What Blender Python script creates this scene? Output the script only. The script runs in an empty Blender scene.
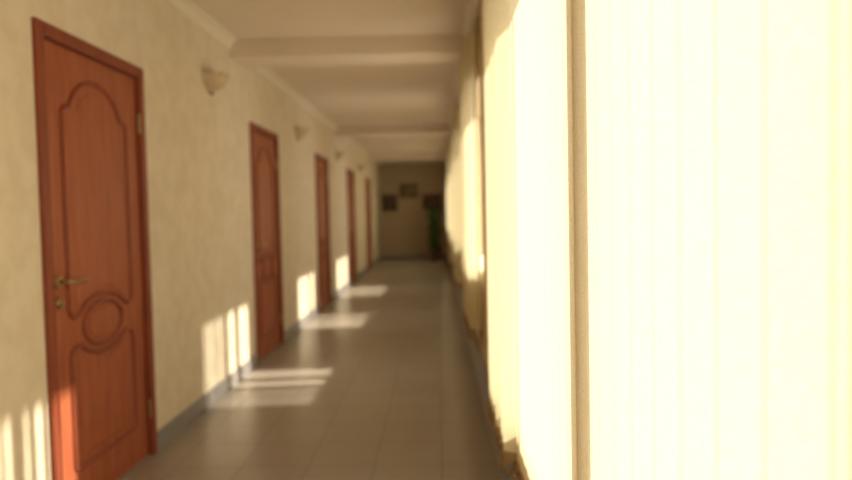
import bpy, bmesh, math, random
from mathutils import Vector, Matrix, Euler
random.seed(4)
S = bpy.context.scene
S.view_settings.view_transform = 'Standard'
S.view_settings.look = 'None'
S.view_settings.exposure = 0.0

# ---------------------------------------------------------------- dimensions
LX, RX = -1.52, 0.28           # inner wall faces
Y0, Y1 = -2.6, 18.2
CEIL = 2.55
HEAD = 2.08
BX = 0.243                    # blind plane

# ---------------------------------------------------------------- materials
def srgb(r, g, b):
    f = lambda c: ((c/255)/12.92 if c/255 <= .04045 else ((c/255+.055)/1.055)**2.4)
    return (f(r), f(g), f(b), 1)

def mat(name, col, rough=.6, metal=0, var=0.0, scale=8, bump=0.0, bscale=40, col2=None, coat=0, spec=.5, stretch=None):
    m = bpy.data.materials.new(name); m.use_nodes = True
    nt = m.node_tree; b = nt.nodes['Principled BSDF']
    b.inputs['Roughness'].default_value = rough
    b.inputs['Metallic'].default_value = metal
    b.inputs['Coat Weight'].default_value = coat
    b.inputs['Specular IOR Level'].default_value = spec
    b.inputs['Base Color'].default_value = col
    tc = nt.nodes.new('ShaderNodeTexCoord')
    vec = tc.outputs['Object']
    if stretch:
        mp = nt.nodes.new('ShaderNodeMapping'); mp.inputs['Scale'].default_value = stretch
        nt.links.new(vec, mp.inputs[0]); vec = mp.outputs[0]
    if col2 or var:
        n = nt.nodes.new('ShaderNodeTexNoise'); n.inputs['Scale'].default_value = scale
        n.inputs['Detail'].default_value = 6
        nt.links.new(vec, n.inputs['Vector'])
        r = nt.nodes.new('ShaderNodeValToRGB')
        r.color_ramp.elements[0].position = .38; r.color_ramp.elements[1].position = .62
        c2 = col2 or tuple(c*(1-var) for c in col[:3])+(1,)
        r.color_ramp.elements[0].color = c2; r.color_ramp.elements[1].color = col
        nt.links.new(n.outputs['Fac'], r.inputs[0]); nt.links.new(r.outputs[0], b.inputs['Base Color'])
    if bump:
        n2 = nt.nodes.new('ShaderNodeTexNoise'); n2.inputs['Scale'].default_value = bscale
        n2.inputs['Detail'].default_value = 5
        nt.links.new(vec, n2.inputs['Vector'])
        bp = nt.nodes.new('ShaderNodeBump'); bp.inputs['Strength'].default_value = bump
        bp.inputs['Distance'].default_value = .01
        nt.links.new(n2.outputs['Fac'], bp.inputs['Height']); nt.links.new(bp.outputs[0], b.inputs['Normal'])
    return m

M_wall = mat('plaster_cream', srgb(236,224,204), .75, col2=srgb(228,214,192), scale=9, bump=.3, bscale=22)
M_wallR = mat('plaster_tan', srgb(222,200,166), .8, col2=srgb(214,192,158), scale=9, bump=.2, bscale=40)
M_ceil = mat('ceiling_paint', srgb(238,224,210), .7, var=.03, scale=2)
M_trim = mat('cornice_white', srgb(240,230,214), .6)
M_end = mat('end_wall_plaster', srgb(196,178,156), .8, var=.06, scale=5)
M_base = mat('baseboard_tile', srgb(150,146,148), .35, var=.1, scale=12)
M_door = mat('door_wood', srgb(172,96,64), .55, col2=srgb(158,83,54), scale=6, stretch=(6,6,.6))
M_casing = mat('door_casing', srgb(148,74,50), .55, col2=srgb(132,62,42), scale=6, stretch=(6,6,.6))
M_brass = mat('brass', srgb(176,152,112), .3, metal=.9)
M_white = mat('window_pvc', srgb(235,232,222), .4)
M_sconce = mat('sconce_ceramic', srgb(214,194,164), .5, var=.08, scale=14)
M_leaf = mat('leaf_green', srgb(76,112,50), .5, var=.4, scale=9)
M_bark = mat('stem_brown', srgb(92,70,46), .8)
M_pot = mat('pot_clay', srgb(120,84,62), .6)
M_soil = mat('soil', srgb(50,38,28), .95)
M_chain = mat('blind_chain', srgb(160,130,96), .5)
M_weight = mat('blind_weight', srgb(176,148,110), .55)
M_frame = mat('picture_frame_wood', srgb(88,58,42), .5)

# floor tile
m = bpy.data.materials.new('floor_tiles'); m.use_nodes = True
nt = m.node_tree; b = nt.nodes['Principled BSDF']
tc = nt.nodes.new('ShaderNodeTexCoord')
br = nt.nodes.new('ShaderNodeTexBrick'); br.offset = 0; br.squash = 1
br.inputs['Scale'].default_value = 1
br.inputs['Brick Width'].default_value = .33; br.inputs['Row Height'].default_value = .33
br.inputs['Mortar Size'].default_value = .004; br.inputs['Mortar Smooth'].default_value = .2
br.inputs['Color1'].default_value = srgb(172,162,152); br.inputs['Color2'].default_value = srgb(166,156,146)
br.inputs['Mortar'].default_value = srgb(136,127,118)
nt.links.new(tc.outputs['Object'], br.inputs['Vector'])
ns = nt.nodes.new('ShaderNodeTexNoise'); ns.inputs['Scale'].default_value = 5; ns.inputs['Detail'].default_value = 6
nt.links.new(tc.outputs['Object'], ns.inputs['Vector'])
mx = nt.nodes.new('ShaderNodeMix'); mx.data_type = 'RGBA'; mx.blend_type = 'MULTIPLY'
rp = nt.nodes.new('ShaderNodeValToRGB'); rp.color_ramp.elements[0].color = (.84,.84,.84,1); rp.color_ramp.elements[1].color = (1,1,1,1)
nt.links.new(ns.outputs['Fac'], rp.inputs[0])
mx.inputs[0].default_value = 1
nt.links.new(br.outputs['Color'], mx.inputs[6]); nt.links.new(rp.outputs[0], mx.inputs[7])
nt.links.new(mx.outputs[2], b.inputs['Base Color'])
b.inputs['Roughness'].default_value = .3
b.inputs['Specular IOR Level'].default_value = .5
bp = nt.nodes.new('ShaderNodeBump'); bp.inputs['Strength'].default_value = .25; bp.inputs['Distance'].default_value = .004; bp.invert = True
nt.links.new(br.outputs['Fac'], bp.inputs['Height']); nt.links.new(bp.outputs[0], b.inputs['Normal'])
M_floor = m

# blind fabric
m = bpy.data.materials.new('blind_fabric'); m.use_nodes = True
nt = m.node_tree; nt.nodes.clear()
out = nt.nodes.new('ShaderNodeOutputMaterial')
df = nt.nodes.new('ShaderNodeBsdfDiffuse'); tr = nt.nodes.new('ShaderNodeBsdfTranslucent')
tc = nt.nodes.new('ShaderNodeTexCoord')
wv = nt.nodes.new('ShaderNodeTexNoise'); wv.inputs['Scale'].default_value = 260; wv.inputs['Detail'].default_value = 3
mp = nt.nodes.new('ShaderNodeMapping'); mp.inputs['Scale'].default_value = (1,1,1.6)
nt.links.new(tc.outputs['Object'], mp.inputs[0]); nt.links.new(mp.outputs[0], wv.inputs['Vector'])
rp = nt.nodes.new('ShaderNodeValToRGB')
rp.color_ramp.elements[0].position = .35; rp.color_ramp.elements[1].position = .65
rp.color_ramp.elements[0].color = srgb(230,219,186); rp.color_ramp.elements[1].color = srgb(246,240,212)
nt.links.new(wv.outputs['Fac'], rp.inputs[0])
nt.links.new(rp.outputs[0], df.inputs[0]); nt.links.new(rp.outputs[0], tr.inputs[0])
bp = nt.nodes.new('ShaderNodeBump'); bp.inputs['Strength'].default_value = .5; bp.inputs['Distance'].default_value = .001
nt.links.new(wv.outputs['Fac'], bp.inputs['Height']); nt.links.new(bp.outputs[0], df.inputs['Normal'])
ms = nt.nodes.new('ShaderNodeMixShader'); ms.inputs[0].default_value = .53
nt.links.new(df.outputs[0], ms.inputs[1]); nt.links.new(tr.outputs[0], ms.inputs[2]); nt.links.new(ms.outputs[0], out.inputs[0])
M_blind = m

# glass
m = bpy.data.materials.new('window_glass'); m.use_nodes = True
nt = m.node_tree; nt.nodes.clear()
out = nt.nodes.new('ShaderNodeOutputMaterial')
t = nt.nodes.new('ShaderNodeBsdfTransparent'); g = nt.nodes.new('ShaderNodeBsdfGlossy'); g.inputs['Roughness'].default_value = .02
ms = nt.nodes.new('ShaderNodeMixShader'); ms.inputs[0].default_value = .06
nt.links.new(t.outputs[0], ms.inputs[1]); nt.links.new(g.outputs[0], ms.inputs[2]); nt.links.new(ms.outputs[0], out.inputs[0])
M_glass = m

def pic_mat(name, a, b_, c):
    m = bpy.data.materials.new(name); m.use_nodes = True
    nt = m.node_tree; b = nt.nodes['Principled BSDF']
    tc = nt.nodes.new('ShaderNodeTexCoord'); n = nt.nodes.new('ShaderNodeTexNoise')
    n.inputs['Scale'].default_value = 9; n.inputs['Detail'].default_value = 4
    r = nt.nodes.new('ShaderNodeValToRGB'); e = r.color_ramp.elements
    e[0].position = .35; e[0].color = a; e[1].position = .65; e[1].color = c
    x = e.new(.5); x.color = b_
    nt.links.new(tc.outputs['Object'], n.inputs['Vector']); nt.links.new(n.outputs['Fac'], r.inputs[0])
    nt.links.new(r.outputs[0], b.inputs['Base Color']); b.inputs['Roughness'].default_value = .6
    return m

# ---------------------------------------------------------------- helpers
def link(o, parent=None):
    S.collection.objects.link(o)
    if parent: o.parent = parent
    return o

def empty(name, loc=(0,0,0)):
    e = bpy.data.objects.new(name, None); e.location = loc; e.empty_display_size = .1
    return link(e)

def boxes(name, lst, material, parent=None, bevel=0, loc=(0,0,0)):
    bm = bmesh.new()
    for (x0,x1,y0,y1,z0,z1) in lst:
        r = bmesh.ops.create_cube(bm, size=1)
        for v in r['verts']:
            v.co = Vector(((x0+x1)/2+v.co.x*(x1-x0), (y0+y1)/2+v.co.y*(y1-y0), (z0+z1)/2+v.co.z*(z1-z0)))
    me = bpy.data.meshes.new(name); bm.to_mesh(me); bm.free()
    me.materials.append(material)
    o = bpy.data.objects.new(name, me); o.location = loc
    link(o, parent)
    if bevel:
        mo = o.modifiers.new('bevel', 'BEVEL'); mo.width = bevel; mo.segments = 2
    return o

def mesh(name, verts, faces, material, parent=None, smooth=False, loc=(0,0,0)):
    me = bpy.data.meshes.new(name); me.from_pydata(verts, [], faces); me.update()
    me.materials.append(material)
    if smooth:
        for p in me.polygons: p.use_smooth = True
    o = bpy.data.objects.new(name, me); o.location = loc
    return link(o, parent)

def tube(name, paths, radius, material, parent=None, cyclic=False, loc=(0,0,0), res=3):
    cu = bpy.data.curves.new(name, 'CURVE'); cu.dimensions = '3D'
    cu.bevel_depth = radius; cu.bevel_resolution = res
    for p in paths:
        s = cu.splines.new('POLY'); s.points.add(len(p)-1)
        for i, q in enumerate(p): s.points[i].co = (*q, 1)
        s.use_cyclic_u = cyclic
    cu.materials.append(material)
    o = bpy.data.objects.new(name, cu); o.location = loc
    return link(o, parent)

# ---------------------------------------------------------------- layout
DOORW, DOORH = .95, 2.01
door_y = [-.42, 2.58, 5.57, 8.56, 11.55, 14.55]
# windows (y0,y1,sill)
wins = [(-2.1,-1.0,.52),(-.9,.26,.52),(.385,1.14,.52),(1.235,2.98,.52),(4.2,6.2,.82),(7.35,9.1,.82),(10.2,12.0,.82),(13.1,14.5,.82),(15.3,16.6,.82)]  # last window is added to brighten the end wall and plant

# room shell
boxes('floor', [(LX-.2, .6, Y0-.2, Y1+.2, -.15, 0)], M_floor)
boxes('ceiling', [(LX-.2, .6, Y0-.2, Y1+.2, CEIL, CEIL+.15)], M_ceil)
L = []; y = Y0
for d in door_y:
    L.append((LX-.2, LX, y, d, 0, CEIL)); L.append((LX-.2, LX, d, d+DOORW, DOORH, CEIL)); y = d+DOORW
L.append((LX-.2, LX, y, Y1, 0, CEIL))
boxes('wall_left', L, M_wall)
L = [(RX, .6, Y0, Y1, HEAD, CEIL)]; y = Y0
for a, b_, s in wins:
    L.append((RX, .6, y, a, 0, HEAD)); L.append((RX, .6, a, b_, 0, s)); y = b_
L.append((RX, .6, y, Y1, 0, HEAD))
boxes('wall_right', L, M_wallR)
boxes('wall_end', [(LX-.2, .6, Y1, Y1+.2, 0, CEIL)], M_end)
boxes('wall_back', [(LX-.2, .6, Y0-.2, Y0, 0, CEIL)], M_wall)
# baseboards
L = []; y = Y0
for d in door_y:
    L.append((LX, LX+.014, y, d, 0, .1)); y = d+DOORW
L.append((LX, LX+.014, y, Y1, 0, .1))
boxes('baseboard_left', L, M_base, bevel=.003)
boxes('baseboard_right', [(RX-.014, RX, Y0, Y1, 0, .3)], M_base, bevel=.003)
boxes('baseboard_end', [(LX+.014, RX-.014, Y1-.014, Y1, 0, .1)], M_base, bevel=.003)
# beams
beams = [0.1, 5.1, 10.3, 15.0]
for yb in beams:
    boxes('ceiling_beam', [(LX, RX, yb, yb+.35, CEIL-.13, CEIL)], M_ceil, bevel=.006)
# cornice
prof = [(0,0),(0,-.075),(.012,-.075),(.018,-.06),(.03,-.035),(.052,-.018),(.066,-.012),(.066,0)]
def cornice(name, x, sgn):
    vs=[]; fs=[]; segs=[]; y=Y0
    for yb in beams: segs.append((y,yb)); y=yb+.35
    segs.append((y,Y1))
    for a,b_ in segs:
        n=len(vs); k=len(prof)
        for yy in (a,b_):
            for p in prof: vs.append((x+sgn*p[0], yy, CEIL+p[1]))
        for i in range(k): fs.append((n+i, n+(i+1)%k, n+k+(i+1)%k, n+k+i))
    mesh(name, vs, fs, M_trim)
cornice('trim_1', LX, 1)
cornice('trim_2', RX, -1)

# ---------------------------------------------------------------- doors
def sym(pts):
    return pts + [(-a, b_) for a, b_ in reversed(pts) if abs(a) > 1e-6]
def arc(cx, cz, rx, rz, a0, a1, n):
    return [(cx+rx*math.cos(math.radians(a0+(a1-a0)*i/n)), cz+rz*math.sin(math.radians(a0+(a1-a0)*i/n))) for i in range(n+1)]
top = [(0,.905)] + [(0+.24*math.sin(math.radians(t)), .775+.13*math.cos(math.radians(t))) for t in (12,24,36,48,58)] + \
      [(.245,.83),(.275,.845),(.285,.87),(.285,1.68),(.27,1.70),(.235,1.705),(.215,1.73),(.19,1.765),(.155,1.795),(.11,1.82),(.055,1.836),(0,1.84)]
bot = [(0,.19),(.27,.19),(.285,.205),(.285,.66),(.275,.685),(.245,.70)] + \
      [(.24*math.sin(math.radians(t)), .775-.13*math.cos(math.radians(t))) for t in (58,48,36,24,12)] + [(0,.645)]
oval = arc(0,.775,.175,.095,0,360,32)[:-1]
def scaled(path, sx, sz):
    cz = (min(p[1] for p in path)+max(p[1] for p in path))/2
    return [(p[0]*sx, cz+(p[1]-cz)*sz) for p in path]

def door(n, y0):
    e = empty('door_%d' % n, (LX, y0+DOORW/2, 0))
    h = DOORW/2
    boxes('casing', [(-.12,.018,-h,-h+.055,0,DOORH),(-.12,.018,h-.055,h,0,DOORH),(-.12,.018,-h+.055,h-.055,DOORH-.055,DOORH)], M_casing, e, bevel=.006)
    boxes('leaf', [(-.05,-.008,-h+.06,h-.06,.008,DOORH-.06)], M_door, e, bevel=.003)
    fx = -.008
    paths = [sym(top), sym(bot), oval]
    tube('moulding', [[(fx,a,b_) for a,b_ in p] for p in paths], .012, M_casing, e, cyclic=True)
    for p, sx, sz in ((paths[0],.84,.93),(paths[1],.84,.84),(paths[2],.8,.7)):
        q = scaled(p, sx, sz)
        bm = bmesh.new()
        vs = [bm.verts.new((fx, a, b_)) for a,b_ in q]
        f = bm.faces.new(vs)
        r = bmesh.ops.extrude_face_region(bm, geom=[f])
        nv = [v for v in r['geom'] if isinstance(v, bmesh.types.BMVert)]
        cz = sum(v.co.z for v in nv)/len(nv)
        for v in nv:
            v.co.x += .005; v.co.y *= .94; v.co.z = cz+(v.co.z-cz)*.97
        bmesh.ops.recalc_face_normals(bm, faces=bm.faces)
        me = bpy.data.meshes.new('raised_field'); bm.to_mesh(me); bm.free(); me.materials.append(M_door)
        link(bpy.data.objects.new('raised_field', me), e)
    hy = -h+.115
    def disc(nm, z, r, x0, x1):
        vs=[]; N=20
        for xx, rr in ((x0,r),(x1-.002,r),(x1,r*.85)):
            for i in range(N):
                a=2*math.pi*i/N; vs.append((xx, hy+rr*math.cos(a), z+rr*math.sin(a)))
        fs=[(k*N+i,k*N+(i+1)%N,(k+1)*N+(i+1)%N,(k+1)*N+i) for k in range(2) for i in range(N)]
        fs.append(tuple(range(2*N,3*N)))
        mesh(nm, vs, fs, M_brass, e)
    disc('handle_rosette', .99, .027, -.008, .004)
    disc('lock_rosette', .905, .025, -.008, .004)
    disc('keyhole_core', .905, .010, .003, .009)
    tube('lever', [[(0,hy,.99),(.045,hy,.99),(.053,hy+.012,.99),(.055,hy+.05,.987),(.052,hy+.09,.992),(.05,hy+.12,.985)]], .0085, M_brass, e)
    for z in (.25, 1.72):
        tube('hinge', [[(.008,h-.058,z-.05),(.008,h-.058,z+.05)]], .007, M_brass, e)
for i, y in enumerate(door_y): door(i+1, y)

# ---------------------------------------------------------------- windows
for i, (a, b_, SILL) in enumerate(wins):
    e = empty('window_%d' % (i+1), (.47, (a+b_)/2, SILL))
    w = (b_-a)/2; H = HEAD-SILL; t = .03
    fr = [(-.03,.03,-w,-w+t,0,H),(-.03,.03,w-t,w,0,H),(-.03,.03,-w+t,w-t,0,t),(-.03,.03,-w+t,w-t,H-t,H)]
    if w > .7: fr.append((-.03,.03,-.02,.02,t,H-t))
    boxes('frame', fr, M_white, e, bevel=.005)
    boxes('glass', [(-.003,.003,-w+t,w-t,t,H-t)], M_glass, e)
    boxes('sill_board', [(-.18,-.03,-w+.002,w-.002,0,.02)], M_white, e, bevel=.004)

# ---------------------------------------------------------------- vertical blinds
BZ0, BZ1 = .42, 2.40
def blind(y0, n, openzones, pitch=.0865, width=.089):
    e = empty('vertical_blind', (BX, y0, 0))
    vs=[]; fs=[]; wts=[]; ends=[]
    for i in range(n):
        yc = i*pitch + pitch/2
        ya = y0+yc
        ang = -3 + random.uniform(-1,1)
        for (za,zb,aa) in openzones:
            if za <= ya <= zb: ang = aa + random.uniform(-3,3)
        A = math.radians(ang)
        dy, dx = math.cos(A), math.sin(A)
        nx, ny = math.cos(A), -math.sin(A)
        K = 6; base = len(vs)
        zb = BZ0
        for z in (zb, BZ1):
            for k in range(K+1):
                u = (k/K-.5)
                bow = .0025*(1-(2*u)**2)
                vs.append((dx*u*width - nx*bow, yc+dy*u*width - ny*bow, z))
        for k in range(K):
            fs.append((base+k, base+k+1, base+K+1+k+1, base+K+1+k))
        hw=.5*width
        wts.append((dx,dy,yc,hw))
        for s in (-1,1): ends.append((s, (dx*s*hw*.95, yc+dy*s*hw*.95, zb+.012)))
    mesh('slats', vs, fs, M_blind, e, smooth=True)
    bm = bmesh.new()
    for dx,dy,yc,hw in wts:
        r = bmesh.ops.create_cube(bm, size=1)
        R = Matrix.Rotation(-math.atan2(dx,dy),4,'Z')
        for v in r['verts']:
            v.co = R @ Vector((v.co.x*.007, v.co.y*hw*1.96, v.co.z*.035)) + Vector((0,yc,BZ0+.012))
    me = bpy.data.meshes.new('bottom_weights'); bm.to_mesh(me); bm.free(); me.materials.append(M_weight)
    link(bpy.data.objects.new('bottom_weights', me), e)
    paths=[]
    for s in (-1,1):
        P=[p for (q,p) in ends if q==s]
        for a,b_ in zip(P,P[1:]):
            pth=[]
            for k in range(9):
                t=k/8; sag=.05*(1-(2*t-1)**2)
                pth.append((a[0]+(b_[0]-a[0])*t - .008, a[1]+(b_[1]-a[1])*t, a[2]+(b_[2]-a[2])*t - sag))
            paths.append(pth)
    bm = bmesh.new()
    if -.5 < y0 < 5:
        for pth in paths:
            for p in pth:
                r = bmesh.ops.create_icosphere(bm, subdivisions=1, radius=.007)
                for v in r['verts']: v.co += Vector(p)
        me = bpy.data.meshes.new('chain_beads'); bm.to_mesh(me); me.materials.append(M_chain)
        link(bpy.data.objects.new('chain_beads', me), e)
    bm.free()
    tube('chain', paths, .002, M_chain, e, res=1)
    boxes('head_rail', [(-.025,.025,0,n*pitch,BZ1,BZ1+.04)], M_white, e, bevel=.004)
blind(-2.3, 25, [(-.9,-.2,-60)])
blind(-.10, 34, [(2.15,2.3,-62),(2.42,2.47,-70),(2.58,2.87,-62)])
blind(4.13, 24, [(4.5,4.92,-56),(4.98,5.2,-84),(5.26,5.54,-84)])
blind(7.3, 21, [(7.45,7.78,-82),(7.86,8.12,-84),(8.2,8.4,-84)])
blind(10.15, 21, [(10.3,10.75,-84),(10.84,11.5,-84)])
blind(13.05, 17, [])
blind(15.25, 16, [])  # covers the window added to light the corridor end

# ---------------------------------------------------------------- sconces
def sconce(y):
    e = empty('wall_sconce', (LX, y, 2.12))
    N=28; rows=10; vs=[]; fs=[]
    for layer in (0,1):
        for r in range(rows+1):
            t=r/rows
            rad=.02+.12*math.sin(t*math.pi/2)**1.1 - layer*.006
            z=-.05+.12*t**1.35 + layer*.004
            for k in range(N+1):
                a=math.pi*k/N
                fl=1+.05*t*math.cos(a*12)
                vs.append((abs(math.sin(a))*rad*fl*.95, -math.cos(a)*rad*fl, z+.008*t*math.cos(a*12)))
    W=N+1; half=(rows+1)*W
    for l in (0,1):
        for r in range(rows):
            for k in range(N):
                i=l*half+r*W+k; fs.append((i,i+1,i+W+1,i+W))
    for k in range(N):
        i=rows*W+k; fs.append((i,i+1,half+i+1,half+i))
    mesh('shell_shade', vs, fs, M_sconce, e, smooth=True)
    boxes('back_plate', [(0,.012,-.04,.04,-.06,.05)], M_sconce, e, bevel=.005)
    tube('finial', [[(.02,0,-.045),(.02,0,-.065)]], .010, M_brass, e)
for y in (1.5, 4.6, 7.5, 10.45, 13.4): sconce(y)

# ---------------------------------------------------------------- pictures on end wall
def picture(x, z, w, h, m):
    e = empty('framed_picture', (x, Y1, z))
    t=.035
    boxes('frame', [(-w/2,w/2,-.03,0,h/2-t,h/2),(-w/2,w/2,-.03,0,-h/2,-h/2+t),(-w/2,-w/2+t,-.03,0,-h/2+t,h/2-t),(w/2-t,w/2,-.03,0,-h/2+t,h/2-t)], M_frame, e, bevel=.006)
    boxes('canvas', [(-w/2+t,w/2-t,-.015,-.004,-h/2+t,h/2-t)], m, e)
picture(-.75, 1.82, .48, .38, pic_mat('painting_a', srgb(70,56,42), srgb(120,102,62), srgb(160,140,92)))
picture(-1.26, 1.50, .40, .44, pic_mat('painting_b', srgb(60,46,48), srgb(86,66,62), srgb(116,92,74)))
picture(-.13, 1.52, .50, .40, pic_mat('painting_c', srgb(70,48,44), srgb(100,72,60), srgb(126,98,74)))

# ---------------------------------------------------------------- potted plant
def plant(x, y):
    e = empty('potted_plant', (x, y, 0))
    prof=[(0,0),(.10,0),(.115,.02),(.145,.24),(.155,.25),(.155,.28),(.14,.28),(.135,.25),(0,.245)]
    N=28; vs=[]; fs=[]
    for r,z in prof:
        for i in range(N):
            a=2*math.pi*i/N; vs.append((r*math.cos(a), r*math.sin(a), z))
    for k in range(len(prof)-1):
        for i in range(N):
            fs.append((k*N+i,k*N+(i+1)%N,(k+1)*N+(i+1)%N,(k+1)*N+i))
    mesh('pot', vs, fs, M_pot, e, smooth=True)
    vs=[];N=20
    for i in range(N): a=2*math.pi*i/N; vs.append((.137*math.cos(a),.137*math.sin(a),.255))
    mesh('soil', vs, [tuple(range(N))], M_soil, e)
    stems=[]; lv=[]; lf=[]
    rnd=random.Random(2)
    for s in range(8):
        a=rnd.uniform(0,6.28); top=rnd.uniform(.95,1.42); lean=rnd.uniform(.03,.12)
        pth=[(.04*math.cos(a)+lean*math.cos(a)*t**2, .04*math.sin(a)+lean*math.sin(a)*t**2, .25+(top-.25)*t) for t in [i/8 for i in range(9)]]
        stems.append(pth)
        for j in range(30):
            t=.1+.9*j/29; k=min(7,int(t*8)); f=t*8-k
            p=Vector(pth[k]).lerp(Vector(pth[k+1]), f)
            b_=rnd.uniform(0,6.28); ln=rnd.uniform(.15,.24); w=rnd.uniform(.024,.036)
            d=Vector((math.cos(b_),math.sin(b_),0)); sd=Vector((-d.y,d.x,0)); up=rnd.uniform(.2,.7)
            base=len(lv); pts=6
            for q in range(pts+1):
                u=q/pts; c=p+d*ln*u*.8+Vector((0,0,ln*(up*u-1.0*u*u)))
                ww=w*math.sin(math.pi*min(1,u*.9+.08))
                for sgn in (-1,0,1): lv.append(tuple(c+sd*ww*sgn+Vector((0,0,.006*abs(sgn)))))
            for q in range(pts):
                for g in (0,1):
                    i=base+q*3+g; lf.append((i,i+1,i+4,i+3))
    lv=[(min(a, RX-x-.02), min(b_, Y1-y-.03), c) for a,b_,c in lv]
    tube('stems', stems, .008, M_bark, e, res=2)
    mesh('leaves', lv, lf, M_leaf, e, smooth=True)
plant(-.06, 17.3)

# ---------------------------------------------------------------- light
sun = bpy.data.lights.new('sun', 'SUN'); sun.energy = 10.5; sun.angle = math.radians(1.4); sun.color = (1,.91,.7)
so = bpy.data.objects.new('sun', sun); link(so)
el = math.radians(36); az = math.radians(5)
d = Vector((-math.cos(el)*math.cos(az), -math.cos(el)*math.sin(az), -math.sin(el)))
so.rotation_euler = d.to_track_quat('-Z','Y').to_euler(); so.location = (6,4,6)
w = bpy.data.worlds.new('sky'); S.world = w; w.use_nodes = True
bg = w.node_tree.nodes['Background']; bg.inputs[0].default_value = (1,.9,.77,1); bg.inputs[1].default_value = 2.0

# ---------------------------------------------------------------- camera
cam = bpy.data.cameras.new('camera'); co = bpy.data.objects.new('camera', cam); link(co)
F = 680; cam.sensor_width = 36; cam.lens = 36*F/852; cam.clip_start = .02
yaw = math.atan(11.5/F); pitch = math.atan(28/F)
R = Matrix.Rotation(yaw,4,'Z') @ Matrix.Rotation(math.pi/2-pitch,4,'X') @ Matrix.Rotation(math.radians(-1.2),4,'Z')
co.matrix_world = Matrix.Translation((0,0,1.24)) @ R
cam.dof.use_dof = True; cam.dof.focus_distance = 1.17; cam.dof.aperture_fstop = 2.2
S.camera = co
